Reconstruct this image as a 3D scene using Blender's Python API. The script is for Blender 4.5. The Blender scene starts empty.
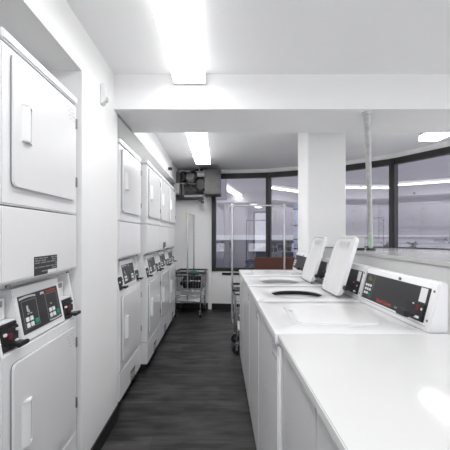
import bpy, bmesh, math, random
from mathutils import Matrix, Vector
random.seed(7)
S = bpy.context.scene
COL = S.collection
EYE = 1.36

# ------------------------------------------------------------------ camera, world, exposure
cam_d = bpy.data.cameras.new('camera'); cam = bpy.data.objects.new('camera', cam_d); COL.objects.link(cam)
cam.location = (0, 0, EYE); cam.rotation_euler = (math.pi/2, 0, 0)
cam_d.sensor_width = 36; cam_d.lens = 338/450*36
cam_d.shift_x = 6/450; cam_d.shift_y = 10/450
cam_d.clip_start = 0.05; cam_d.clip_end = 100
S.camera = cam
S.view_settings.view_transform = 'Standard'; S.view_settings.look = 'None'
S.view_settings.gamma = 1; S.view_settings.use_curve_mapping = False
S.view_settings.exposure = 0.5
LAMP_FRONT, LAMP_REAR, LAMP_RIGHT = 6.5, 11.5, 15.0
W = bpy.data.worlds.new('world'); S.world = W; W.use_nodes = True
W.node_tree.nodes['Background'].inputs[0].default_value = (0.66, 0.665, 0.72, 1)
W.node_tree.nodes['Background'].inputs[1].default_value = 2.1

# ------------------------------------------------------------------ materials
def mat(name, col, rough=0.5, metal=0.0, spec=0.5, noise=0.0, nscale=8.0, coat=0.0, bump=0.0, emit=None, estr=1.0):
    m = bpy.data.materials.new(name); m.use_nodes = True
    nt = m.node_tree; b = nt.nodes['Principled BSDF']
    b.inputs['Base Color'].default_value = (*col, 1)
    b.inputs['Roughness'].default_value = rough; b.inputs['Metallic'].default_value = metal
    b.inputs['Specular IOR Level'].default_value = spec
    b.inputs['Coat Weight'].default_value = coat; b.inputs['Coat Roughness'].default_value = 0.06
    if noise or bump:
        tc = nt.nodes.new('ShaderNodeTexCoord'); n = nt.nodes.new('ShaderNodeTexNoise')
        n.inputs['Scale'].default_value = nscale; n.inputs['Detail'].default_value = 4
        nt.links.new(tc.outputs['Object'], n.inputs['Vector'])
        if noise:
            r = nt.nodes.new('ShaderNodeValToRGB')
            r.color_ramp.elements[0].position = .3; r.color_ramp.elements[1].position = .7
            r.color_ramp.elements[0].color = (*[c*(1-noise) for c in col], 1)
            r.color_ramp.elements[1].color = (*[min(1, c*(1+noise)) for c in col], 1)
            nt.links.new(n.outputs['Fac'], r.inputs['Fac']); nt.links.new(r.outputs['Color'], b.inputs['Base Color'])
        if bump:
            bp = nt.nodes.new('ShaderNodeBump'); bp.inputs['Strength'].default_value = bump; bp.inputs['Distance'].default_value = .003
            nt.links.new(n.outputs['Fac'], bp.inputs['Height']); nt.links.new(bp.outputs['Normal'], b.inputs['Normal'])
    if emit:
        b.inputs['Emission Color'].default_value = (*emit, 1); b.inputs['Emission Strength'].default_value = estr
    return m

M = {}
M['wall'] = mat('wall_paint', (.90, .90, .895), .55, noise=.012, nscale=3, bump=.05)
M['ceil'] = mat('ceiling_paint', (.95, .95, .95), .7, noise=.012, nscale=3)
M['enamel'] = mat('white_enamel', (.84, .84, .845), .32, noise=.01, nscale=2, coat=.35)
M['enamel_deck'] = mat('white_porcelain_top', (.83, .83, .83), .25, noise=.01, nscale=2, coat=.5)
M['door'] = mat('white_door_enamel', (.79, .79, .80), .3, noise=.01, nscale=2, coat=.4)
M['laminate'] = mat('white_laminate', (.70, .70, .695), .08, spec=.12, noise=.01, nscale=2)
M['greypanel'] = mat('grey_laminate', (.62, .62, .625), .45, noise=.03, nscale=3)
M['black'] = mat('black_plastic', (.012, .012, .013), .4, noise=.1)
M['gasket'] = mat('dark_gasket', (.16, .16, .16), .7, noise=.1)
M['panel'] = mat('charcoal_control_face', (.022, .022, .024), .38, noise=.08)
M['panelline'] = mat('grey_print', (.32, .32, .33), .6, noise=.05)
M['white'] = mat('white_plastic', (.82, .82, .82), .4, noise=.01)
M['green'] = mat('green_key', (.0, .30, .16), .4, noise=.05)
M['red'] = mat('red_print', (.42, .055, .02), .4, noise=.05)
M['redlens'] = mat('red_coin_lens', (.13, .006, .016), .3, noise=.1)
M['olive'] = mat('olive_display', (.10, .10, .05), .25, noise=.1)
M['grey'] = mat('light_grey_print', (.55, .55, .56), .5, noise=.03)
M['chrome'] = mat('chrome', (.62, .62, .63), .18, metal=1, noise=.03)
M['steel'] = mat('galvanised_steel', (.62, .63, .62), .45, metal=.35, noise=.12, nscale=25)
M['hinge'] = mat('hinge_steel', (.22, .22, .22), .4, metal=.6, noise=.1)
M['frame'] = mat('dark_bronze_frame', (.022, .021, .020), .42, noise=.1)
M['base'] = mat('black_rubber_baseboard', (.010, .010, .011), .5, noise=.1)
M['brown'] = mat('red_brown_vinyl', (.105, .036, .024), .5, noise=.08, nscale=5)
M['dkmetal'] = mat('dull_grey_metal', (.10, .10, .097), .5, metal=.3, noise=.12, nscale=10)
M['midmetal'] = mat('mid_grey_metal', (.24, .24, .23), .5, metal=.2, noise=.15, nscale=12)
M['tub'] = mat('dark_tub', (.02, .02, .021), .4, noise=.1)
M['yellow'] = mat('yellow_tag', (.62, .60, .10), .5, noise=.05)
M['tape'] = mat('pale_green_tape', (.48, .66, .48), .5, noise=.05)
M['cloth'] = mat('black_cloth', (.012, .012, .013), .9, noise=.3, nscale=20)
M['gcloth'] = mat('dark_green_cloth', (.03, .13, .085), .9, noise=.3, nscale=20)
M['leaf'] = mat('dark_leaf', (.02, .045, .02), .6, noise=.3, nscale=30)
M['bluepole'] = mat('pale_blue_paint', (.50, .60, .78), .4, noise=.05)
M['concrete'] = mat('grey_facade', (.34, .33, .342), .8, noise=.06, nscale=1.5)
M['facadeband'] = mat('pale_facade_band', (.62, .62, .64), .8, noise=.05, nscale=1.5)
M['shutter'] = mat('blue_grey_shutter', (.045, .052, .075), .5, noise=.25, nscale=2.5)
M['tabletop'] = mat('white_table_top', (.88, .88, .9), .4, noise=.01)
M['ground'] = mat('dark_ground', (.10, .105, .12), .8, noise=.2, nscale=2)

def lampmat(name, strength):
    return mat(name, (.9, .9, .9), .4, emit=(1, 1, 1), estr=strength)
M['lampF'] = lampmat('front_lamp_diffuser', LAMP_FRONT)
M['lampR'] = lampmat('rear_lamp_diffuser', LAMP_REAR)
M['lampside'] = lampmat('lamp_side_strip', 1.35)
M['lampS'] = lampmat('side_lamp_diffuser', LAMP_RIGHT)

def floor_mat():
    m = bpy.data.materials.new('dark_grey_wood_vinyl'); m.use_nodes = True
    nt = m.node_tree; b = nt.nodes['Principled BSDF']; L = nt.links
    tc = nt.nodes.new('ShaderNodeTexCoord')
    br = nt.nodes.new('ShaderNodeTexBrick'); br.offset = .37
    br.inputs['Scale'].default_value = 1; br.inputs['Brick Width'].default_value = 1.2
    br.inputs['Row Height'].default_value = .152; br.inputs['Mortar Size'].default_value = .0012
    br.inputs['Color1'].default_value = (.021, .020, .020, 1); br.inputs['Color2'].default_value = (.034, .033, .033, 1)
    br.inputs['Mortar'].default_value = (.018, .018, .018, 1)
    L.new(tc.outputs['Object'], br.inputs['Vector'])
    mp = nt.nodes.new('ShaderNodeMapping'); mp.inputs['Scale'].default_value = (1.6, 14, 1)
    L.new(tc.outputs['Object'], mp.inputs['Vector'])
    n = nt.nodes.new('ShaderNodeTexNoise'); n.inputs['Scale'].default_value = 1.6; n.inputs['Detail'].default_value = 6
    n.inputs['Roughness'].default_value = .65
    L.new(mp.outputs['Vector'], n.inputs['Vector'])
    r = nt.nodes.new('ShaderNodeValToRGB')
    r.color_ramp.elements[0].position = .3; r.color_ramp.elements[0].color = (.45, .45, .45, 1)
    r.color_ramp.elements[1].position = .72; r.color_ramp.elements[1].color = (2.3, 2.26, 2.22, 1)
    n2 = nt.nodes.new('ShaderNodeTexNoise'); n2.inputs['Scale'].default_value = 1.0; n2.inputs['Detail'].default_value = 3
    mp2 = nt.nodes.new('ShaderNodeMapping'); mp2.inputs['Scale'].default_value = (3.0, 9, 1); L.new(tc.outputs['Object'], mp2.inputs['Vector']); L.new(mp2.outputs['Vector'], n2.inputs['Vector'])
    av = nt.nodes.new('ShaderNodeMath'); av.operation = 'MULTIPLY_ADD'; av.inputs[1].default_value = .5
    hf = nt.nodes.new('ShaderNodeMath'); hf.operation = 'MULTIPLY'; hf.inputs[1].default_value = .5
    L.new(n.outputs['Fac'], hf.inputs[0]); L.new(n2.outputs['Fac'], av.inputs[0]); L.new(hf.outputs[0], av.inputs[2]); L.new(av.outputs[0], r.inputs['Fac'])
    r.color_ramp.elements[0].position = .40; r.color_ramp.elements[1].position = .60
    mx = nt.nodes.new('ShaderNodeMix'); mx.data_type = 'RGBA'; mx.blend_type = 'MULTIPLY'; mx.inputs[0].default_value = 1
    L.new(br.outputs['Color'], mx.inputs[6]); L.new(r.outputs['Color'], mx.inputs[7])
    L.new(mx.outputs[2], b.inputs['Base Color'])
    b.inputs['Roughness'].default_value = .42
    b.inputs['Specular IOR Level'].default_value = .22
    bp = nt.nodes.new('ShaderNodeBump'); bp.inputs['Strength'].default_value = .12; bp.inputs['Distance'].default_value = .002
    L.new(n.outputs['Fac'], bp.inputs['Height']); L.new(bp.outputs['Normal'], b.inputs['Normal'])
    return m
M['floor'] = floor_mat()

def glass_mat():
    m = bpy.data.materials.new('tinted_window_glass'); m.use_nodes = True
    nt = m.node_tree; L = nt.links
    for n in list(nt.nodes): nt.nodes.remove(n)
    out = nt.nodes.new('ShaderNodeOutputMaterial'); mx = nt.nodes.new('ShaderNodeMixShader')
    t = nt.nodes.new('ShaderNodeBsdfTransparent'); t.inputs[0].default_value = (.78, .775, .80, 1)
    g = nt.nodes.new('ShaderNodeBsdfGlossy'); g.inputs['Roughness'].default_value = .012
    g.inputs['Color'].default_value = (.95, .95, 1, 1)
    lw = nt.nodes.new('ShaderNodeLayerWeight'); lw.inputs['Blend'].default_value = .5
    pw = nt.nodes.new('ShaderNodeMath'); pw.operation = 'POWER'; pw.inputs[1].default_value = 2
    ma = nt.nodes.new('ShaderNodeMath'); ma.operation = 'MULTIPLY_ADD'; ma.inputs[1].default_value = .5; ma.inputs[2].default_value = .13
    L.new(lw.outputs['Facing'], pw.inputs[0]); L.new(pw.outputs[0], ma.inputs[0]); L.new(ma.outputs[0], mx.inputs[0]); L.new(t.outputs[0], mx.inputs[1]); L.new(g.outputs[0], mx.inputs[2])
    L.new(mx.outputs[0], out.inputs[0])
    return m
M['glass'] = glass_mat()

# ------------------------------------------------------------------ mesh helpers
def absorb(bm, tmp, Mx=None):
    me = bpy.data.meshes.new('tmp'); tmp.to_mesh(me); tmp.free()
    if Mx is not None:
        me.transform(Mx)
        if Mx.determinant() < 0: me.flip_normals()
    bm.from_mesh(me); bpy.data.meshes.remove(me)
def box(bm, x0, x1, y0, y1, z0, z1, bev=0.0, seg=2, Mx=None):
    t = bmesh.new()
    bmesh.ops.create_cube(t, size=1)
    for v in t.verts:
        v.co = ((x0+x1)/2 + v.co.x*abs(x1-x0), (y0+y1)/2 + v.co.y*abs(y1-y0), (z0+z1)/2 + v.co.z*abs(z1-z0))
    if bev: bmesh.ops.bevel(t, geom=list(t.edges), offset=bev, segments=seg, affect='EDGES', clamp_overlap=True)
    absorb(bm, t, Mx)
def prism(bm, pts, a, b, axis='y', bev=0.0, Mx=None, seg=2):
    t = bmesh.new()
    def P(p, s):
        return {'y': (p[0], s, p[1]), 'z': (p[0], p[1], s), 'x': (s, p[0], p[1])}[axis]
    A = [t.verts.new(P(p, a)) for p in pts]; B = [t.verts.new(P(p, b)) for p in pts]
    n = len(pts)
    t.faces.new(A); t.faces.new(B[::-1])
    for i in range(n): t.faces.new((A[i], B[i], B[(i+1) % n], A[(i+1) % n]))
    bmesh.ops.recalc_face_normals(t, faces=list(t.faces))
    if bev: bmesh.ops.bevel(t, geom=list(t.edges), offset=bev, segments=seg, affect='EDGES', clamp_overlap=True)
    absorb(bm, t, Mx)
def rrect(w0, w1, h0, h1, r, n=5):
    pts = []
    for cx, cy, a0 in ((w1-r, h0+r, -90), (w1-r, h1-r, 0), (w0+r, h1-r, 90), (w0+r, h0+r, 180)):
        for i in range(n+1):
            a = math.radians(a0 + 90*i/n); pts.append((cx+r*math.cos(a), cy+r*math.sin(a)))
    return pts
def tube(bm, pts, r, n=10, closed=False, Mx=None):
    pts = [Vector(p) for p in pts]; t = bmesh.new(); rings = []; m = len(pts)
    rr = r if isinstance(r, (list, tuple)) else [r]*m
    d0 = (pts[1]-pts[0]).normalized()
    ref = Vector((0, 0, 1)) if abs(d0.z) < .9 else Vector((1, 0, 0))
    s = d0.cross(ref).normalized()
    for i, p in enumerate(pts):
        if closed: d = (pts[(i+1) % m]-pts[i-1]).normalized()
        else:
            d = (pts[min(i+1, m-1)]-pts[max(i-1, 0)]).normalized()
        s = (s - d*s.dot(d)).normalized(); u = d.cross(s)
        rings.append([t.verts.new(p + rr[i]*(math.cos(2*math.pi*k/n)*s + math.sin(2*math.pi*k/n)*u)) for k in range(n)])
    for i in range(m if closed else m-1):
        A, B = rings[i], rings[(i+1) % m]
        for k in range(n): t.faces.new((A[k], A[(k+1) % n], B[(k+1) % n], B[k]))
    if not closed: t.faces.new(rings[0][::-1]); t.faces.new(rings[-1])
    bmesh.ops.recalc_face_normals(t, faces=list(t.faces))
    absorb(bm, t, Mx)
def cyl(bm, p, q, r, n=16, Mx=None): tube(bm, [p, q], r, n, Mx=Mx)
def lathe(bm, prof, c=(0, 0, 0), n=32, Mx=None):
    t = bmesh.new(); rings = []
    for r, z in prof:
        rings.append([t.verts.new((c[0]+r*math.cos(2*math.pi*k/n), c[1]+r*math.sin(2*math.pi*k/n), c[2]+z)) for k in range(n)])
    for A, B in zip(rings, rings[1:]):
        for k in range(n): t.faces.new((A[k], A[(k+1) % n], B[(k+1) % n], B[k]))
    t.faces.new(rings[0][::-1]); t.faces.new(rings[-1])
    bmesh.ops.recalc_face_normals(t, faces=list(t.faces)); absorb(bm, t, Mx)
def text(bm, s, size, Mx, align='LEFT', depth=.0006, shear=0.0, bold=0.0):
    c = bpy.data.curves.new('t', 'FONT'); c.body = s; c.size = size; c.align_x = align; c.extrude = depth; c.shear = shear; c.offset = bold
    c.resolution_u = 2
    o = bpy.data.objects.new('t', c); COL.objects.link(o)
    me = bpy.data.meshes.new_from_object(o.evaluated_get(bpy.context.evaluated_depsgraph_get()))
    bpy.data.objects.remove(o); bpy.data.curves.remove(c)
    me.transform(Mx); bm.from_mesh(me); bpy.data.meshes.remove(me)
def frame_m(o, u, v):          # local (u, v, n) -> space
    u = Vector(u).normalized(); v = Vector(v).normalized(); n = u.cross(v)
    m = Matrix((u, v, n)).transposed().to_4x4(); m.translation = Vector(o); return m
def obj(name, bm, m, parent=None, smooth=True):
    me = bpy.data.meshes.new(name)
    if smooth:
        for f in bm.faces: f.smooth = True
    bm.to_mesh(me); bm.free()
    if smooth:
        me.set_sharp_from_angle(angle=math.radians(38))
    o = bpy.data.objects.new(name, me); COL.objects.link(o)
    me.materials.append(M[m] if isinstance(m, str) else m)
    if parent: o.parent = parent
    return o
def pieces(name, bm, m, parent=None, smooth=True):     # one object for each loose piece
    todo = set(bm.verts); first = None
    groups = []
    while todo:
        st = [todo.pop()]; g = set(st)
        while st:
            for e in st.pop().link_edges:
                for v in e.verts:
                    if v in todo: todo.discard(v); g.add(v); st.append(v)
        groups.append(g)
    groups.sort(key=lambda g: (round(min(v.co.y for v in g), 4), round(min(v.co.z for v in g), 4), round(min(v.co.x for v in g), 4)))
    for g in groups:
        nb = bmesh.new(); mp = {}
        for v in g: mp[v] = nb.verts.new(v.co)
        for f in bm.faces:
            if f.verts[0] in g: nb.faces.new([mp[v] for v in f.verts])
        o = obj(name, nb, m, parent, smooth); first = first or o
    bm.free(); return first
def tag(o, label, cat, group=None, kind=None):
    o['label'] = label; o['category'] = cat
    if group: o['group'] = group
    if kind: o['kind'] = kind
    return o
def thing(name, label, cat, loc=(0, 0, 0), rz=0, group=None):
    o = bpy.data.objects.new(name, None); COL.objects.link(o); o.empty_display_size = .1
    o.location = loc; o.rotation_euler = (0, 0, rz)
    return tag(o, label, cat, group)
def struct(name, bm, m, parent=None, smooth=False):
    o = obj(name, bm, m, parent, smooth); o['kind'] = 'structure'; return o
def dup(root, loc, label, rz=None, skip=()):
    r = root.copy(); COL.objects.link(r); r.location = loc; r['label'] = label
    if rz is not None: r.rotation_euler = (0, 0, rz)
    for ch in list(root.children):
        if ch.name.split('.')[0] in skip: continue
        c = ch.copy(); COL.objects.link(c); c.parent = r
        for g in list(ch.children):
            if g.name.split('.')[0] in skip: continue
            d = g.copy(); COL.objects.link(d); d.parent = c
    return r
B = bmesh.new

# ------------------------------------------------------------------ room shell
XW = -.755; CEIL = 2.55; CEILF = 2.517; SOF = 2.265; XAL = -1.62
YB = 6.21
V = [(-.13, YB), (.888, 6.085), (1.80, 5.67), (2.56, 4.97), (3.05, 4.08), (3.24, 3.06)]
XR = 3.24; YN = -2.0
LEDGE = 1.174; XH = 1.58
b = B(); box(b, -1.7, 3.4, YN-.1, 6.35, -.12, 0); struct('floor', b, 'floor')
b = B(); prism(b, [(-1.7, YN-.1), (XR+.1, YN-.1), (XR+.1, 3.06)] + [(x+.03, y+.05) for x, y in V[::-1]] + [(-1.7, YB+.05)], CEIL, CEIL+.12, 'z'); box(b, -1.7, XR+.1, YN-.1, 2.60, CEILF, CEIL+.01); struct('ceiling', b, 'ceil')
# left wall: solid up to the near recess, its far pier, backs of the recesses and the bulkheads over them
b = B()
box(b, XAL, XW, YN, 1.105, 0, CEIL)
box(b, XAL, XW, 1.105, 1.862, SOF, CEIL)
box(b, XAL, XW, 1.862, 2.515, 0, CEIL, )
box(b, XAL, XW, 2.515, YB, SOF, CEIL)
box(b, XAL-.1, XAL, YN, YB, 0, CEIL)
struct('wall_left', b, 'wall')
b = B()
box(b, -1.72, -.13, YB, YB+.12, 0, CEIL)
struct('wall_back', b, 'wall')
b = B(); box(b, XR, XR+.1, YN, 3.05, 0, CEIL); struct('wall_right', b, 'wall')
b = B(); wx0, wx1, wz0, wz1 = -.55, 3.05, .30, 2.35
box(b, -1.72, wx0, YN-.1, YN, 0, CEIL); box(b, wx1, XR+.1, YN-.1, YN, 0, CEIL); box(b, wx0, wx1, YN-.1, YN, 0, wz0); box(b, wx0, wx1, YN-.1, YN, wz1, CEIL); struct('wall_front', b, 'wall')
fill_win = bpy.data.objects.new('window_6', None); COL.objects.link(fill_win); fill_win['kind'] = 'structure'  # window and its wall opening added behind the camera for fill daylight
b = B()
for k in range(4):
    x = wx0+.03+k*(wx1-wx0-.06)/3; box(b, x-.03, x+.03, YN-.08, YN-.02, wz0, wz1)
for z in (wz0+.03, wz1-.03): box(b, wx0, wx1, YN-.08, YN-.02, z-.03, z+.03)
struct('window_frame', b, 'frame', fill_win)
b = B(); box(b, XW-.01, XR, 2.43, 2.99, SOF, CEIL+.01); struct('beam', b, 'wall')
b = B(); box(b, .908, 1.296, 3.45, 3.89, 0, CEIL+.01, .006); struct('pillar', b, 'wall')
# wall below the windows: low under the back pane, up to the deep ledge on the right
def seg_box(b, p, q, z0, z1, t0, t1):
    p = Vector(p); q = Vector(q); d = (q-p).normalized(); n = Vector((-d.y, d.x))   # n points outwards
    pts = [p+n*t0, q+n*t0, q+n*t1, p+n*t1]
    prism(b, [(v.x, v.y) for v in pts], z0, z1, 'z')
ZB = EYE - 36/338*YB
b = B()
seg_box(b, V[0], V[1], 0, ZB, -.02, .12); seg_box(b, V[1], V[2], 0, ZB, -.02, .12)
struct('wall_back_sill', b, 'wall').name = 'wall_under_window'
b = B()
poly = [(XH, YN), (XR, YN), V[5], V[4], V[3], V[2], (1.58, 5.75), (XH, 4.735)]
prism(b, [(XH+.025, YN)] + poly[1:6] + [(1.55, 5.7), (XH+.025, 4.735)], 0, LEDGE-.035, 'z')
struct('wall_low_right', b, 'wall')
b = B(); prism(b, [(XH, YN)] + poly[1:6] + [(1.55, 5.7), (XH, 4.736)], LEDGE-.035, LEDGE, 'z', .004); struct('trim_1', b, 'laminate')
b = B()
for i in range(5): seg_box(b, V[i], V[i+1], EYE+1.12, CEIL+.01, -.015, .1)
struct('trim_2', b, 'wall')
b = B(); box(b, -.20, -.135, YB-.035, YB+.01, 0, ZB+.05, .004); struct('trim_3', b, 'wall')
# baseboards
b = B(); box(b, XW-.01, XW+.008, YN, 1.105, 0, .10); box(b, XW-.005, XW+.008, 1.862, 2.515, 0, .10, .002); struct('baseboard_left', b, 'base')
b = B(); box(b, XAL, -.20, YB-.012, YB, 0, .11); seg_box(b, V[0], V[1], 0, .11, -.032, -.02); seg_box(b, V[1], V[2], 0, .11, -.032, -.02); struct('baseboard_back', b, 'base')

# windows
HEAD = EYE + 1.12
for i in range(5):
    p, q = Vector(V[i]), Vector(V[i+1]); L = (q-p).length; z0 = ZB if i < 2 else LEDGE
    Mx = frame_m((p.x, p.y, 0), (q.x-p.x, q.y-p.y, 0), (0, 0, 1))      # n points inwards (towards the room)
    w = bpy.data.objects.new('window_%d' % (i+1), None); COL.objects.link(w); w['kind'] = 'structure'
    b = B(); fw = .046; hd = .088
    box(b, fw if i else .075, L-fw, HEAD-hd, HEAD, -.05, .03, Mx=Mx)
    box(b, fw if i else .075, L-fw, z0, z0+.07 if i < 2 else z0+.012, -.05, .03, Mx=Mx)
    box(b, 0.0, fw if i else .075, z0, HEAD, -.05, .045, .004, Mx=Mx)
    box(b, L-fw, L, z0, HEAD, -.05, .045, .004, Mx=Mx)
    struct('window_frame', b, 'frame', w)
    b = B(); box(b, .02, L-.02, z0+.01, HEAD-.02, -.012, -.004, Mx=Mx)
    struct('pane', b, 'glass', w)

# ------------------------------------------------------------------ stacked dryers
DF = .64   # width
def make_dryer(label):
    t = thing('stacked_dryer', label, 'dryer', group='stacked dryers along the left wall')
    hw = DF/2 - .002; D = -.78
    b = B(); box(b, D+.02, -.05, -hw+.01, hw-.01, 0, .088); obj('plinth', b, 'base', t)
    b = B(); box(b, D, 0, -hw, hw, .305, .925, .006); obj('lower_cabinet', b, 'enamel', t)
    b = B(); box(b, D, 0, -hw, hw, .088, .300, .005); kick = obj('kick_panel', b, 'enamel', t)
    b = B(); box(b, -.02, .003, -.02, .115, .10, .19); vent = obj('vent', b, 'gasket', kick)
    vent['label'] = 'black vent slot'
    b = B()
    for k in range(3): box(b, 0, .006, -.012+k*.044, .016+k*.044, .15, .162); box(b, 0, .006, -.012+k*.044, .016+k*.044, .122, .134)
    pieces('vent_bar', b, 'grey', kick)
    b = B(); prism(b, [(0, 1.185), (0, 1.465), (D, 1.465), (D, 1.155), (-.045, 1.155)], -hw, hw, 'y', .005); mid = obj('middle_panel', b, 'enamel', t)
    b = B(); box(b, D, 0, -hw, hw, 1.470, 2.055, .007); obj('upper_cabinet', b, 'enamel', t)
    b = B(); box(b, D, .006, -hw, hw, 2.061, 2.10, .006); obj('top_cap', b, 'enamel', t)
    b = B(); box(b, D, -.095, -hw, hw, .92, 1.16); obj('recess_back', b, 'enamel', t)
    # sloping cheeks at both ends of the control recess
    b = B()
    for s in (-1, 1):
        prism(b, [(0, .922), (-.045, 1.158), (-.10, 1.158), (-.10, .922)], s*hw, s*(hw-.016), 'y', .002)
    pieces('cheek', b, 'enamel', t)
    # rating plate and printing under the seam of the upper cabinet
    b = B(); box(b, 0, .0015, -.105, .092, 1.188, 1.268); pl = obj('rating_plate', b, 'panel', mid); pl['label'] = 'black printed rating plate'
    b = B()
    rnd = random.Random(3)
    for k in range(7):
        z = 1.262 - k*.0095
        y = -.100
        while y < .08:
            w = rnd.uniform(.015, .05)
            if rnd.random() < .8: box(b, .001, .0022, y, min(.088, y+w), z-.0045, z)
            y += w+.008
    obj('rating_print', b, 'panelline', mid)
    b = B(); box(b, .001, .0024,     .005, .088, 1.189, 1.205); obj('rating_sticker', b, 'white', mid)
    b = B()
    for y in (-.25, .25): cyl(b, (-.022, y, 1.176), (-.018, y, 1.162), .008, 12)
    pieces('screw', b, 'hinge', mid)
    # control bezel: a sloping box between two coin pockets
    y0, y1 = -.187, .183
    b = B(); prism(b, [(.0, .93), (-.042, 1.145), (-.10, 1.145), (-.10, .93)], y0, y1, 'y', .004); cp = obj('control_panel', b, 'enamel', t)
    sl = Vector((-.042, 0, .215)).normalized()
    P = frame_m((0, y0, .93), (0, 1, 0), sl)
    W_, H_ = y1-y0, .215
    b = B(); box(b, .020, W_-.028, .030, H_-.030, 0, .003, .001, Mx=P); f = obj('display_face', b, 'panel', cp); f['label'] = 'black display face'
    b = B()
    for u0, u1 in ((.035, .145), (.22, .325)):
        for a, c, d, e in ((u0, u1, .048, .0495), (u0, u1, H_-.055, H_-.0535), (u0, u0+.0015, .048, H_-.054), (u1-.0015, u1, .048, H_-.054)):
            box(b, a, c, d, e, .003, .0036, Mx=P)
    pieces('panel_outline', b, 'panelline', cp)
    b = B()    # pale curved bands above and below
    def arc(u0, u1, v0, sag, th):
        n = 10
        for i in range(n):
            a0, a1 = i/n, (i+1)/n
            h0, h1 = sag*4*a0*(1-a0), sag*4*a1*(1-a1)
            prism(b, [(u0+(u1-u0)*a0, v0+h0), (u0+(u1-u0)*a1, v0+h1), (u0+(u1-u0)*a1, v0+h1+th), (u0+(u1-u0)*a0, v0+h0+th)], .003, .0038, 'z', Mx=P)
    arc(.025, .145, H_-.047, .004, .008); arc(.225, .335, .038, -.003, .006)
    arc(.185, .215, H_-.050, .002, .010)
    pieces('pale_band', b, 'grey', cp)
    b = B(); box(b, .065, .077, .115, .14, .003, .004, Mx=P); box(b, .075, .083, .11, .122, .003, .004, Mx=P)
    box(b, .255, .268, .11, .114, .003, .004, Mx=P); box(b, .065, .076, .104, .108, .003, .004, Mx=P); box(b, .085, .098, .104, .108, .003, .004, Mx=P)
    pieces('symbol', b, 'grey', cp)
    kx = .0; 
    for u0 in (.045, .232):
        for i in range(2):
            for j in range(2):
                b = B(); box(b, u0+i*.030, u0+i*.030+.022, .052+j*.024, .070+j*.024, .003, .007, .0015, Mx=P); obj('key', b, 'white', cp)
        b = B(); box(b, u0+.062, u0+.088, .056, .076, .003, .007, .0015, Mx=P); k = obj('start_key', b, 'green', cp); k['label'] = 'green start key'
    b = B(); text(b, 'Speed Queen', .016, P @ Matrix.Translation((.235, H_-.047, .0032)), bold=.0006); k = obj('brand_text', b, 'red', cp); k['label'] = 'orange-red lettering'
    # coin pockets
    for s, (a, c) in ((-1, (-hw+.018, y0-.004)), (1, (y1+.004, hw-.018))):
        b = B(); box(b, -.095, -.012, a, c, .927, 1.015, .004); box(b, -.095, -.02, a, c, 1.015, 1.028, .003); cb = obj('coin_box', b, 'black', t)
        cb['label'] = 'black coin slide unit'
        b = B(); box(b, -.014, -.006, a+.034, c-.045 if c-a < .12 else c-.10, .97, .992, .002); obj('coin_window', b, 'redlens', cb)
        m_ = (a+c)/2
        b = B(); box(b, -.02, .030, m_-.012, m_+.045, .945, .956, .003); box(b, .018, .034, m_-.016, m_+.05, .942, .958, .003); obj('coin_slide', b, 'black', cb)
        b = B(); box(b, -.010, -.002, a+.008, a+.022, .99, 1.0, .001); box(b, -.010, -.002, c-.03, c-.012, .95, .962, .001); box(b, -.010, -.002, c-.026, c-.012, .995, 1.004, .001); pieces('coin_marker', b, 'white', cb)
        b = B(); box(b, -.095, -.028, a, c, 1.028, 1.034, .001); box(b, -.094, -.06, a+.01, c-.012, 1.036, 1.115, .002); obj('pocket_card', b, 'white', t)
        b = B(); box(b, -.061, -.058, a+.03, c-.03, 1.085, 1.108); box(b, -.061, -.058, a+.03, a+.045, 1.05, 1.075); pieces('pocket_print', b, 'panelline', t)
    # doors
    for nm, z0, z1 in (('upper_door', 1.539, 2.038), ('lower_door', .372, .882)):
        d0, d1 = -.268, .270
        b = B(); prism(b, rrect(d0+.004, d1-.004, z0+.004, z1-.004, .022), -.001, .006, 'x'); g = None
        dr_b = B(); prism(dr_b, rrect(d0, d1, z0, z1, .024), .0045, .015, 'x', .003)
        dr = obj(nm, dr_b, 'door', t)
        g = obj('gasket', b, 'gasket', dr)
        zc = (z0+z1)/2 + (.0 if nm[0] == 'u' else .0)
        hz0, hz1 = (zc-.068, zc+.075) if nm[0] == 'u' else (zc-.09, zc+.085)
        b = B()
        h0, h1 = d0+.048, d0+.118
        prism(b, [(.014, h0), (.030, h0+.020), (.032, h0+.034), (.027, h0+.036), (.014, h0+.030)], hz0, hz1, 'z', .001)
        box(b, .014, .020, h1-.005, h1, hz0, hz1)
        for z in (hz0, hz1-.006): prism(b, [(.014, h0), (.030, h0+.020), (.032, h0+.034), (.020, h1), (.014, h1)], z, z+.006, 'z')
        obj('handle', b, 'white', dr)
        for hz in (z0+.075, z1-.115):
            b = B(); cyl(b, (.012, d1+.010, hz), (.012, d1+.010, hz+.05), .007, 10); box(b, 0, .006, d1, d1+.024, hz, hz+.05)
            obj('hinge', b, 'hinge', dr)
        b = B(); rnd = random.Random(5)
        for k in range(4):
            for j in range(2):
                y = d1-.105+j*.04+k*.012; z = z1-.03-k*.018
                box(b, .0145, .0155, y, y+rnd.uniform(.015, .03), z-.005, z)
        obj('door_print', b, 'grey', dr)
    return t
dr0 = make_dryer('large near stacked dryer cut by the left edge, in its own wall recess')
dr0.location = (-.77, 1.512, 0)
dup(dr0, (-.757, 2.915, 0), 'stacked dryer set back beside the far edge of the white wall pier', skip=('rating_plate', 'rating_print', 'rating_sticker', 'brand_text', 'coin_window'))
dup(dr0, (-.705, 3.668, 0), 'first of the three flush stacked dryers, showing its side to the camera', skip=('rating_plate', 'rating_print', 'rating_sticker', 'brand_text', 'coin_window'))
dup(dr0, (-.705, 4.368, 0), 'middle of the three flush stacked dryers, with a small black plate', skip=('brand_text', 'coin_window'))
dup(dr0, (-.705, 5.068, 0), 'last stacked dryer of the far run, nearest the chrome cart', skip=('rating_plate', 'rating_print', 'rating_sticker', 'brand_text', 'coin_window'))

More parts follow.
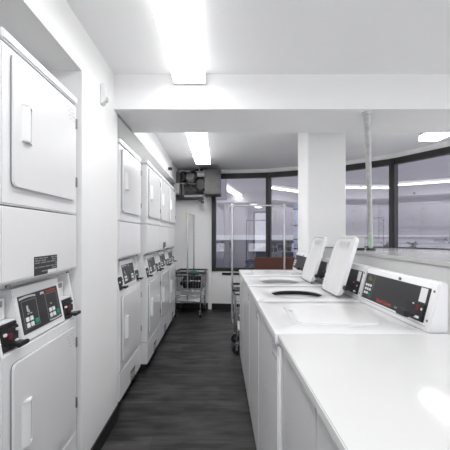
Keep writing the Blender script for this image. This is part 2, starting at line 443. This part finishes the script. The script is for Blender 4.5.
for o in list(COL.objects):       # the far machines are the wider model
    if o.name.startswith('stacked_dryer') and o != dr0: o.scale = (1, .70/.64, 1)

# ------------------------------------------------------------------ top-load washers
WW = .597; DK = .975
def lid_mesh(part):
    b = B(); w = .172; L = .388
    if part == 'lid':
        prism(b, rrect(-L, -.006, -w, w, .045, 6), 0, .016, 'z', .004)
        # raised lip round the underside
        o = rrect(-L, -.006, -w, w, .045, 6); i_ = rrect(-L+.013, -.019, -w+.013, w-.013, .034, 6)
        t = bmesh.new(); n = len(o)
        R = [[t.verts.new((p[0], p[1], z)) for p in ring] for ring, z in ((o, .004), (o, -.008), (i_, -.008), (i_, .004))]
        for A, C in zip(R, R[1:]):
            for k in range(n): t.faces.new((A[k], A[(k+1) % n], C[(k+1) % n], C[k]))
        bmesh.ops.recalc_face_normals(t, faces=list(t.faces)); absorb(b, t)
    return b
def make_washer(label, open_lid):
    t = thing('top_load_washer', label, 'washing machine', group='top-load washers in the right-hand row')
    hw = WW/2
    b = B(); box(b, .010, .68, -hw+.001, hw-.001, .035, .929, .013, 3); obj('cabinet', b, 'enamel', t)
    for x in (.05, .63):
        for y in (-.24, .24):
            b = B(); lathe(b, [(.022, 0), (.022, .012), (.012, .016), (.012, .04)], (x, y, 0), 14); obj('foot', b, 'black', t)
    # deck with a round opening
    b = B(); n = 64; cx, r0 = .30, .165
    def rectpt(a, x0, x1, h):
        c, s = math.cos(a), math.sin(a); k = 1e9
        if c > 1e-9: k = min(k, (x1-cx)/c)
        if c < -1e-9: k = min(k, (x0-cx)/c)
        if s > 1e-9: k = min(k, h/s)
        if s < -1e-9: k = min(k, -h/s)
        return (cx+k*c, k*s)
    crn = sorted(math.atan2(sy*hw, xx-cx) % (2*math.pi) for xx in (0, .68) for sy in (-1, 1))
    ang = sorted(set([round(2*math.pi*k/n, 5) for k in range(n)] + [round(a, 5) for a in crn]))
    def rect_ring(ins, z): return [b.verts.new((*rectpt(a, 0+ins, .68-ins, hw-ins), z)) for a in ang]
    def circ_ring(r, z): return [b.verts.new((cx+r*math.cos(a), r*math.sin(a), z)) for a in ang]
    rings = [rect_ring(.0, .935), rect_ring(0, .965), rect_ring(.003, .972), rect_ring(.010, .975),
             circ_ring(r0+.030, .975), circ_ring(r0+.022, .972), circ_ring(r0+.006, .9695), circ_ring(r0+.001, .966), circ_ring(r0, .960), circ_ring(r0+.004, .957)]
    m_ = len(ang)
    for A, C in zip(rings, rings[1:]):
        for k in range(m_): b.faces.new((A[k], A[(k+1) % m_], C[(k+1) % m_], C[k]))
    bmesh.ops.recalc_face_normals(b, faces=list(b.faces))
    obj('deck', b, 'enamel_deck', t)
    b = B(); lathe(b, [(.02, -.36), (.20, -.34), (.22, -.04), (r0+.006, 0), (r0+.003, 0), (.21, -.04), (.19, -.33), (.015, -.35)], (cx, 0, .958), 48); obj('tub', b, 'tub', t)
    # console
    b = B(); prism(b, [(.598, .972), (.598, .990), (.642, 1.160), (.652, 1.172), (.68, 1.172), (.68, .972)], -hw, hw, 'y', .006); con = obj('console', b, 'enamel', t)
    sl = Vector((.044, 0, .170)).normalized()
    P = frame_m((.598, hw, .990), (0, -1, 0), sl); W_ = WW
    b = B(); box(b, .020, W_-.034, .016, .158, -.002, .002, .0008, Mx=P); f = obj('control_face', b, 'panel', con); f['label'] = 'charcoal control face'
    b = B(); box(b, .012, .016, .012, .164, 0, .004, Mx=P); box(b, .03, W_-.02, .004, .009, -.001, .0015, Mx=P); pieces('trim_strip', b, 'grey', con)
    b = B(); box(b, .118, .1192, .03, .158, .002, .0026, Mx=P); box(b, .028, .118, .030, .0312, .002, .0026, Mx=P); pieces('panel_outline', b, 'panelline', con)
    b = B(); box(b, .045, .098, .118, .142, .002, .0035, .0008, Mx=P); d = obj('display', b, 'olive', con); d['label'] = 'small olive display'
    for i in range(3):
        for j in range(3):
            if (i, j) == (2, 0): continue
            b = B(); box(b, .040+i*.024, .056+i*.024, .042+j*.022, .056+j*.022, .002, .006, .0015, Mx=P); obj('key', b, 'white', con)
    b = B(); box(b, .088, .108, .038, .054, .002, .006, .0015, Mx=P); k = obj('start_key', b, 'green', con); k['label'] = 'green start key'
    b = B(); text(b, 'Speed Queen', .025, P @ Matrix.Translation((.185, .026, .0022)), bold=.0008); k = obj('brand_text', b, 'red', con); k['label'] = 'red lettering'
    b = B(); text(b, 'COMMERCIAL', .012, P @ Matrix.Translation((.350, .028, .0022))); obj('small_text', b, 'grey', con)
    # coin unit
    b = B(); box(b, .445, .560, .018, .088, .002, .010, .002, Mx=P); cu = obj('coin_unit', b, 'black', t)
    b = B(); box(b, .505, .525, .028, .040, .006, .08, .002, Mx=P); box(b, .502, .566, .022, .048, .062, .084, .003, Mx=P); obj('coin_slide', b, 'black', cu)
    b = B(); box(b, .512, .538, .055, .080, .01, .013, .002, Mx=P); k = obj('coin_lens', b, 'redlens', cu); k['label'] = 'dark red coin lens'
    b = B(); box(b, .515, .545, .026, .036, .01, .016, .001, Mx=P); box(b, .485, .495, .078, .083, .01, .012, Mx=P); box(b, .545, .552, .062, .072, .01, .013, Mx=P); pieces('coin_marker', b, 'white', cu)
    b = B(); box(b, .505, .548, .094, .154, .002, .0035, .0005, Mx=P); k = obj('price_card', b, 'white', con); k['label'] = 'blank white card'
    b = B()
    for y in (.168,): cyl(b, (.34, y, -.0), (.34, y, .006), .007, 12, Mx=P)
    cyl(b, (W_-.016, .15, 0), (W_-.016, .15, .002), .005, 10, Mx=P); cyl(b, (W_-.016, .03, 0), (W_-.016, .03, .002), .005, 10, Mx=P)
    pieces('screw', b, 'hinge', con)
    # small lettering on the front, top near corner
    F = frame_m((.0095, -.17, .885), (0, -1, 0), (0, 0, 1))
    b = B(); text(b, 'Speed', .032, F); text(b, 'Queen', .032, F @ Matrix.Translation((.0, -.032, 0))); obj('front_text', b, 'panelline', t)
    # lid
    hx = .505
    A = math.radians(107) if open_lid else 0
    R = Matrix.Translation((hx, -.06, DK+.006 if open_lid else DK+.001)) @ Matrix.Rotation(A, 4, 'Y')
    b = lid_mesh('lid'); b.transform(R if open_lid else R @ Matrix.Translation((0, .06, -.0125))); lid = obj('lid', b, 'enamel_deck', t)
    b = B()
    if open_lid:
        rnd = random.Random(2)
        for j in range(3):
            for k in range(4):
                y = .085-j*.06-k*.012
                box(b, -.352, -.318, y-.007, y, -.0012, .001, Mx=R)
            box(b, -.312, -.306, .04-j*.06, .085-j*.06, -.0012, .001, Mx=R)
        obj('lid_print', b, 'grey', lid)
        b = B(); box(b, -.012, .002, -.17, .17, -.006, .002, .001, Mx=R)
        obj('hinge_strip', b, 'hinge', lid)
    else:
        box(b, -.375, -.355, .10, .15, .003, .005, .001, Mx=R); obj('finger_tab', b, 'grey', lid)
    return t
wa = make_washer('nearest washer with a closed lid and clear control panel, beside the counter', False)
XF = .22
wb = make_washer('washer with raised lid in front, showing a black drum opening', True)
wa.location = (XF, 1.646, 0); wb.location = (XF, 2.268, 0)
wc = dup(wb, (XF, 2.868, 0), 'washer with raised lid second from the counter, behind the other raised lid')
for ch in wc.children:
    if ch.name.startswith('tub'):
        ch.data = ch.data.copy(); ch.data.materials[0] = M['grey']; ch['label'] = 'pale grey tub'
wd = dup(wa, (XF, 3.468, 0), 'farthest washer with a closed lid, next to the rolling garment rack')

wa.scale = (1, 1.08, 1)         # the nearest machine is the wider model

# ------------------------------------------------------------------ folding counter and its cabinets
b = B(); box(b, .228, XH+.02, .40, 1.312, .950, .976, .003); tag(obj('worktop', b, 'laminate'), 'large white glossy folding worktop at lower right in front of the washers', 'worktop')
labs = ['grey base cabinet under the worktop, next to the nearest washer', 'grey base cabinet under the worktop, nearest the camera']
for i, (y0, y1) in enumerate(((.868, 1.308), (.420, .862))):
    t = thing('base_cabinet', labs[i], 'cabinet', (.25, (y0+y1)/2, 0), 0, 'base cabinets under the worktop'); h = (y1-y0)/2
    b = B(); box(b, .016, .62, -h, h, .08, .950); obj('body', b, 'greypanel', t)
    b = B(); box(b, .05, .60, -h+.005, h-.005, 0, .08); obj('plinth', b, 'base', t)
    b = B(); box(b, -.002, .016, -h+.002, h-.002, .085, .945, .002); obj('door', b, 'greypanel', t)

# ------------------------------------------------------------------ lamps
def lamp(x, y0, y1, m, label, group):
    t = thing('ceiling_light', label, 'ceiling light', (x, (y0+y1)/2, CEILF if y1 < 2.5 else CEIL-.015), 0, group); h = (y1-y0)/2
    b = B(); box(b, -.10, .10, -h+.01, h-.01, -.024, 0, .003); obj('housing', b, 'white', t)
    b = B(); prism(b, [(-.112, -.025), (-.112, -.072), (-.104, -.080), (.104, -.080), (.112, -.072), (.112, -.025)], -h+.012, h-.012, 'y'); dfo = obj('diffuser', b, m, t)
    dfo.data.materials.append(M['lampside'])
    for f in dfo.data.polygons:
        if f.normal.z > -.5: f.material_index = 1
    for s in (-1, 1):
        b = B(); prism(b, [(-.114, 0), (-.114, -.081), (.114, -.081), (.114, 0)], s*h, s*(h-.012), 'y', .002); obj('end_cap', b, 'white', t)
    return t
lamp(-.208, 1.19, 2.405, 'lampF', 'bright ceiling light at the top of the photo, in front of the beam', 'lights on the front ceiling')
lamp(-.208, -.03, 1.185, 'lampF', 'added fill ceiling light overhead, just out of view before the beam', 'lights on the front ceiling')  # unseen lamp, added to light the room
lamp(2.44, 2.99+.01, 3.95, 'lampS', 'slanting ceiling light at the right edge, by the right-hand windows', 'lights behind the beam')
lamp(-.245, 2.995, 4.055, 'lampR', 'nearer of the two ceiling lights in line behind the beam', 'lights behind the beam')
lamp(-.245, 4.06, 5.23, 'lampR', 'farther of the two ceiling lights in line behind the beam, by the pipework', 'lights behind the beam')
lamp(-.208, -1.30, -.05, 'lampF', 'added fill ceiling light, unseen behind the camera over the aisle', 'lights on the front ceiling')  # extra lamp put in behind the camera as fill
lamp(2.0, .50, 1.70, 'lampF', 'added fill ceiling light above the ledge side, out of view to the right', 'lights on the front ceiling')  # added out of view to brighten the right side and ceiling
lamp(2.0, -1.30, -.05, 'lampF', 'added fill ceiling light, unseen behind the camera over the counter side', 'lights on the front ceiling')  # unseen fill lamp, added for more light from behind

# ------------------------------------------------------------------ carts
def make_cart(label):
    t = thing('laundry_cart', label, 'laundry cart', group='chrome laundry carts with hanging rails')
    hx, hy, zt, zb = .31, .25, .735, .44
    def rect(x, y, z, r=.03): return [(p[0], p[1], z) for p in rrect(-x, x, -y, y, r, 4)]
    b = B(); tube(b, rect(hx, hy, zt), .014, 8, True); tube(b, rect(hx-.015, hy-.015, zt-.05), .010, 8, True); k = obj('bumper_rim', b, 'black', t)
    b = B()
    hx2, hy2 = hx-.04, hy-.04
    tube(b, rect(hx2, hy2, zb), .005, 6, True); tube(b, rect(hx-.02, hy-.02, (zt+zb)/2+.02), .003, 6, True)
    for i in range(13):
        x = -1+2*i/12
        for s in (-1, 1): tube(b, [(x*(hx-.02), s*(hy-.008), zt), (x*hx2, s*hy2, zb)], .0022, 5)
        tube(b, [(x*hx2, -hy2, zb), (x*hx2, hy2, zb)], .0022, 5)
    for i in range(11):
        y = -1+2*i/10
        for s in (-1, 1): tube(b, [(s*(hx-.008), y*(hy-.02), zt), (s*hx2, y*hy2, zb)], .0022, 5)
        tube(b, [(-hx2, y*hy2, zb), (hx2, y*hy2, zb)], .0022, 5)
    obj('wire_basket', b, 'chrome', t)
    b = B()
    for sx in (-1, 1):
        for sy in (-1, 1):
            tube(b, [(sx*(hx-.02), sy*(hy-.02), zt-.05), (sx*(hx-.035), sy*(hy-.035), zb), (sx*(hx-.045), sy*(hy-.045), .27), (sx*(hx-.035), sy*(hy-.04), .12)], .010, 8)
    tube(b, rect(hx-.045, hy-.045, .27), .009, 8, True)
    for s in (-1, 1): tube(b, [(s*(hx-.04), -hy+.04, .36), (s*(hx-.04), hy-.04, .36)], .006, 6)
    obj('frame', b, 'chrome', t)
    b = B(); box(b, -hx+.05, hx-.05, -hy+.05, hy-.05, .262, .272, .003); pieces('lower_shelf', b, 'white', t)
    for sx in (-1, 1):
        for sy in (-1, 1):
            x, y = sx*(hx-.04), sy*(hy-.045)
            b = B(); cyl(b, (x, y-.013, .052), (x, y+.013, .052), .052, 20); c = obj('caster', b, 'black', t)
            b = B(); box(b, x-.014, x+.014, y-.02, y-.015, .04, .12); box(b, x-.014, x+.014, y+.015, y+.02, .04, .12); box(b, x-.02, x+.02, y-.02, y+.02, .112, .122); cyl(b, (x, y-.022, .052), (x, y+.022, .052), .01, 10); obj('fork', b, 'chrome', c)
    b = B(); 
    for s in (-1, 1): tube(b, [(s*(hx+.004), 0, .30), (s*(hx+.004), 0, 1.715)], .0125, 10)
    pieces('post', b, 'chrome', t)
    b = B(); tube(b, [(-hx-.004, 0, 1.715), (hx+.004, 0, 1.715)], .0115, 10); r = obj('hanging_rail', b, 'chrome', t)
    b = B()
    for s in (-1, 1): lathe(b, [(.006, -.02), (.018, -.016), (.018, .012), (.008, .022)], (s*(hx+.004), 0, 1.715), 14)
    pieces('corner_fitting', b, 'grey', r)
    return t
c2 = make_cart('chrome laundry cart with tall rail, partly hidden behind the end of the washers')
c2.location = (.473, 4.07, 0)
c1 = dup(c2, (-.485, 5.83, 0), 'chrome laundry cart with rail parked against the back wall, past the dryers', math.pi/2-.09)
b = B(); box(b, -.006, .006, -.018, .018, -.06, 0, .002)
o = tag(obj('tag_label', b, 'yellow'), 'small yellow tag hanging near the top of the back-wall cart post', 'tag'); o.location = (-.535, 5.50, 1.685); o.name = 'yellow_tag'
# what lies in the basket of the cart by the wall
def lump(name, m, c, sx, sy, sz, seed):
    b = B(); bmesh.ops.create_icosphere(b, subdivisions=4, radius=1); rnd = random.Random(seed)
    ph = [(rnd.uniform(2, 6), rnd.uniform(0, 6), Vector((rnd.uniform(-1, 1), rnd.uniform(-1, 1), rnd.uniform(-1, 1))).normalized()) for _ in range(9)]
    for v in b.verts:
        k = 1 + sum(.045*math.sin(f*v.co.dot(d)*2+p) for f, p, d in ph)
        v.co = v.co*k
        v.co.x *= sx; v.co.y *= sy; v.co.z = max(v.co.z, -.75)*sz
    o = obj(name, b, m); o.location = c; return o
tag(lump('laundry_bag', 'cloth', (-.47, 5.83, .545), .18, .20, .12, 1), 'black cloth laundry bundle in the basket of the back-wall cart', 'laundry')
tag(lump('folded_cloth', 'gcloth', (-.44, 5.72, .715), .11, .06, .04, 4), 'dark green cloth on top of the black bundle in the cart', 'cloth')

# ------------------------------------------------------------------ brown seat by the window
t = thing('bench', 'red-brown upright back of a bench in front of the rear window', 'bench', (.90, 5.25, 0), 0)
b = B(); box(b, -.345, .345, -.03, .04, .46, 1.015, .012); obj('backrest', b, 'brown', t)
b = B(); box(b, -.345, .345, .03, .42, .40, .46, .012); obj('seat', b, 'brown', t)
for x in (-.31, .31):
    for y in (0, .38):
        b = B(); box(b, x-.02, x+.02, y-.02, y+.02, 0, .41, .003); obj('leg', b, 'black', t)

# ------------------------------------------------------------------ pipework and boxes high on the back wall
def px(u, v, Y): return ((u-219)/338*Y, EYE+(235-v)/338*Y)
Yp = 6.0
t = thing('pipe_manifold', 'tangle of grey pipes and small boxes high on the back wall', 'pipework', (0, 0, 0))
def pbox(name, m, u0, v0, u1, v1, Y0, Y1, bev=.004, parent=None):
    xa, za = px(u0, v0, Y0); xb, zb = px(u1, v1, Y0); b = B(); box(b, xa, xb, Y0, Y1, min(zb, za), max(zb, za), bev); return obj(name, b, m, parent or t)
pbox('back_plate', 'dkmetal', 175, 172, 203, 198, 6.12, YB)
pbox('junction_box', 'dkmetal', 173.7, 171.6, 180.4, 182.6, 5.95, 6.13)
pbox('control_box', 'grey', 173.7, 183, 179.2, 193.6, 5.9, 6.13)
pbox('motor', 'black', 181.3, 171.5, 184.6, 180.5, 5.92, 6.13)
pbox('tank', 'midmetal', 185.5, 173, 195.5, 181.5, 5.95, 6.13, .03)
pbox('pump', 'black', 196.5, 179, 204, 189.5, 5.85, 6.13, .02)
def ppipe(name, m, pts, r, Y):
    b = B(); P3 = []
    for u, v in pts:
        x, z = px(u, v, Y); P3.append((x, Y, z))
    tube(b, P3, r, 10); return obj(name, b, m, t)
ppipe('pipe', 'midmetal', [(179, 183.5), (203, 183.7)], .018, 5.97)
ppipe('pipe', 'midmetal', [(183, 183.5), (183, 196)], .012, 5.98)
ppipe('pipe', 'dkmetal', [(190.5, 183), (190.5, 188), (194, 190.5), (203.5, 190.8)], .016, 5.98)
ppipe('pipe', 'grey', [(184, 196.3), (203, 195.6)], .020, 5.97)
ppipe('pipe', 'dkmetal', [(176, 197.8), (203, 198.2)], .016, 5.97)
ppipe('pipe', 'black', [(191, 172), (197, 170), (203, 170)], .018, 5.98)
for u, v in ((187.5, 183.5), (187, 192.5), (195.5, 178)):
    x, z = px(u, v, 5.93); b = B(); cyl(b, (x, 5.90, z), (x, 5.98, z), .024, 14); box(b, x-.006, x+.006, 5.89, 5.9, z-.03, z+.03); obj('valve', b, 'black', t)
for u, v in ((177.5, 196), (182.5, 196.5), (200.5, 200.3), (202.3, 202)):
    x, z = px(u, v, 5.93); b = B(); box(b, x-.03, x+.03, 5.9, 6.0, z-.018, z+.018, .006); obj('clamp', b, 'black', t)
b = B(); box(b, -.80, -.28, 6.15, YB, 2.0, 2.03); obj('bracket', b, 'dkmetal', t)
b = B(); x, z = px(201, 174, 5.75); cyl(b, (x-.07, 5.8, z), (x+.07, 5.8, z), .045, 20); cyl(b, (x-.03, 5.8, z), (x-.03, 5.8, CEIL), .012, 10)
tag(obj('dispenser_canister', b, 'grey'), 'pale round canister below the far end of the rear ceiling light', 'canister')
t = thing('metal_cabinet', 'dull grey metal box mounted high beside the rear window frame', 'metal box', (-.105, 5.9, 2.05))
b = B(); box(b, -.14, .14, -.22, .22, 0, .42, .006); obj('housing', b, 'dkmetal', t)
b = B(); box(b, -.125, .125, -.226, -.218, .015, .405, .003); obj('cover', b, 'dkmetal', t)
b = B(); box(b, -.12, -.10, .2, .31, .0, .42); box(b, .10, .12, .2, .27, .0, .42); obj('bracket', b, 'black', t)

# black rail under the back window
b = B(); seg_box(b, (.06, YB), (.80, 6.125), .635, .675, -.06, -.028); tag(obj('wall_rail', b, 'black'), 'black horizontal rail on the wall under the rear window', 'rail')

# ------------------------------------------------------------------ small things on walls, pole, boxes
t = thing('motion_detector', 'small white wall sensor on the left wall near the ceiling', 'sensor', (XW, 2.17, EYE+.90))
b = B(); prism(b, [(0, -.065), (.022, -.060), (.040, -.02), (.038, .045), (.018, .065), (0, .065)], -.028, .028, 'y', .006); obj('body', b, 'white', t)
b = B(); box(b, .024, .0415, -.019, .019, -.045, -.015, .004); k = obj('lens', b, 'grey', t)
t = thing('security_camera', 'tiny dark camera on the bulkhead above the far dryers', 'camera', (XW, 4.85, EYE+.955))
b = B(); box(b, 0, .03, -.025, .025, -.02, .025, .004); obj('mount', b, 'white', t)
b = B(); cyl(b, (.03, 0, 0), (.075, -.02, -.012), .022, 16); obj('barrel', b, 'black', t)

t = thing('conduit_pole', 'slim galvanised pole slanting from the beam down to the window ledge', 'pole', (0, 0, 0))
top = Vector((1.095, 2.50, SOF)); bot = Vector((1.865, 4.15, LEDGE+.02))
pts = []
for i in range(25):
    s = i/24; p = top.lerp(bot, s); k = math.sin(min(1, max(0, (s-.62)/.33))*math.pi*2)*.0
    pts.append(p + Vector((k, 0, 0)))
b = B(); tube(b, pts, .0238, 14); pipe = obj('pipe', b, 'steel', t)
b = B(); lathe(b, [(.034, -.016), (.036, -.004), (.036, 0)], tuple(top), 20); obj('top_flange', b, 'steel', t)
b = B(); tube(b, [top.lerp(bot, .84), top.lerp(bot, .975)], .0262, 14); k = obj('tape_sleeve', b, 'tape', t); k['label'] = 'pale green taped section'
b = B(); lathe(b, [(.055, 0), (.055, .018), (.034, .03), (.03, .045)], (bot.x, bot.y, LEDGE), 20); obj('base_fitting', b, 'black', t)
t = thing('junction_box', 'small grey box on the ledge beside the foot of the pole', 'junction box', (1.76, 4.22, LEDGE))
b = B(); box(b, -.045, .045, -.03, .03, .02, .155, .005); obj('case', b, 'grey', t)
b = B(); box(b, -.048, .048, -.033, .033, 0, .025, .004); obj('foot', b, 'black', t)
t = thing('outlet_box', 'small pale box fixed low on the front of the white pillar', 'outlet box', (1.12, 3.45, 1.10))
b = B(); box(b, -.06, .06, -.05, 0, 0, .135, .006); obj('case', b, 'grey', t)
b = B(); box(b, -.062, .062, -.053, 0, .125, .140, .003); obj('lip', b, 'hinge', t)
b = B(); box(b, 1.00, 1.06, 2.2, 2.72, .0, 1.143, .006); tag(obj('plumbing_box', b, 'enamel'), 'low white plumbing box behind the consoles of the middle washers', 'plumbing box')

# ------------------------------------------------------------------ outside the windows
b = B(); box(b, -12, 16, 6.4, 30, -1.1, -1.0); box(b, 3.5, 16, -6, 6.4, -1.1, -1.0); o = struct('ground', b, 'ground')
b = B()
for i in (2, 3, 4): seg_box(b, V[i], V[i+1], LEDGE-.12, LEDGE-.01, .06, .42)
struct('trim_4', b, 'concrete')
def plant(x, y, h, n, seed, label):
    rnd = random.Random(seed); t = thing('potted_plant', label, 'plant', (x, y, LEDGE-.01), 0, 'small plants outside on the window ledge')
    b = B(); lathe(b, [(.03, 0), (.04, .03), (.042, .035)], n=14); obj('pot', b, 'black', t)
    b = B(); f = B()
    for i in range(n):
        a = rnd.uniform(0, 6.28); r = rnd.uniform(.02, .12); hh = h*rnd.uniform(.55, 1)
        p = Vector((math.cos(a)*r, math.sin(a)*r, hh)); tube(b, [(0, 0, .03), tuple(p*.6+Vector((0, 0, .01))), tuple(p)], .002, 5)
        for k in range(5):
            c = p*rnd.uniform(.45, 1); d = Vector((rnd.uniform(-1, 1), rnd.uniform(-1, 1), rnd.uniform(-.2, .8))).normalized()
            s = d.cross(Vector((.3, .2, 1))).normalized()*.009; e = .04
            vs = [f.verts.new(c), f.verts.new(c+d*e*.5+s), f.verts.new(c+d*e), f.verts.new(c+d*e*.5-s)]; f.faces.new(vs)
    obj('stem', b, 'leaf', t); obj('foliage', f, 'leaf', t, False)
def out_pt(i, s, off):
    p, q = Vector(V[i]), Vector(V[i+1]); d = (q-p).normalized(); r = p.lerp(q, s)+Vector((-d.y, d.x))*off; return r
for args in ((2, .86, .16, .10, 7, 11, 'low dark plant outside the glass, left of the dark mullion'), (3, .20, .16, .10, 8, 12, 'low dark plant outside the glass, right of the dark mullion'), (3, .74, .14, .22, 14, 13, 'taller leafy plant outside the glass at the right edge')):
    r = out_pt(args[0], args[1], args[2]); plant(r.x, r.y, args[3], args[4], args[5], args[6])
# pale blue post outside
t = thing('blue_post', 'pale blue post with black clamps outside, seen beside the pillar', 'post', (1.66, 7.3, -1.0))
b = B(); cyl(b, (0, 0, 0), (0, 0, 3.05), .05, 16); obj('shaft', b, 'bluepole', t)
for z in (2.05, 2.25, 2.55, 2.9):
    b = B(); cyl(b, (.0, 0, z), (0, 0, z+.03), .058, 16); box(b, 0, .13, -.02, .02, z, z+.028, .003); obj('clamp', b, 'black', t)
# facing block across the yard
t = thing('facing_building', 'long grey block across the yard with blue-grey shuttered lower storey', 'building', (2.5, 12.5, -1.0))
b = B(); box(b, -14, 12, 0, .5, 2.35, 9); obj('upper_wall', b, 'concrete', t)
b = B(); box(b, -14, 12, -.12, .5, 2.18, 2.36); obj('band', b, 'facadeband', t)
b = B(); box(b, -14, 12, .1, .5, 0, 2.2); obj('lower_wall', b, 'shutter', t)
for k in range(7):
    b = B(); x = -4.6+k*1.6; box(b, x, x+.7, .06, .12, 1.75, 2.05); w = obj('fanlight', b, 'facadeband', t)
t = thing('garden_wall', 'low pale grey wall outside, behind the plants beyond the right-hand windows', 'wall', (0, 0, -1.0))
b = B(); seg_box(b, (2.9, 8.4), (8.2, 6.2), 0, 2.27, 0, .2); obj('face', b, 'facadeband', t)
b = B(); seg_box(b, (2.85, 8.42), (8.25, 6.18), 2.271, 2.32, -.03, .23); obj('coping', b, 'concrete', t)
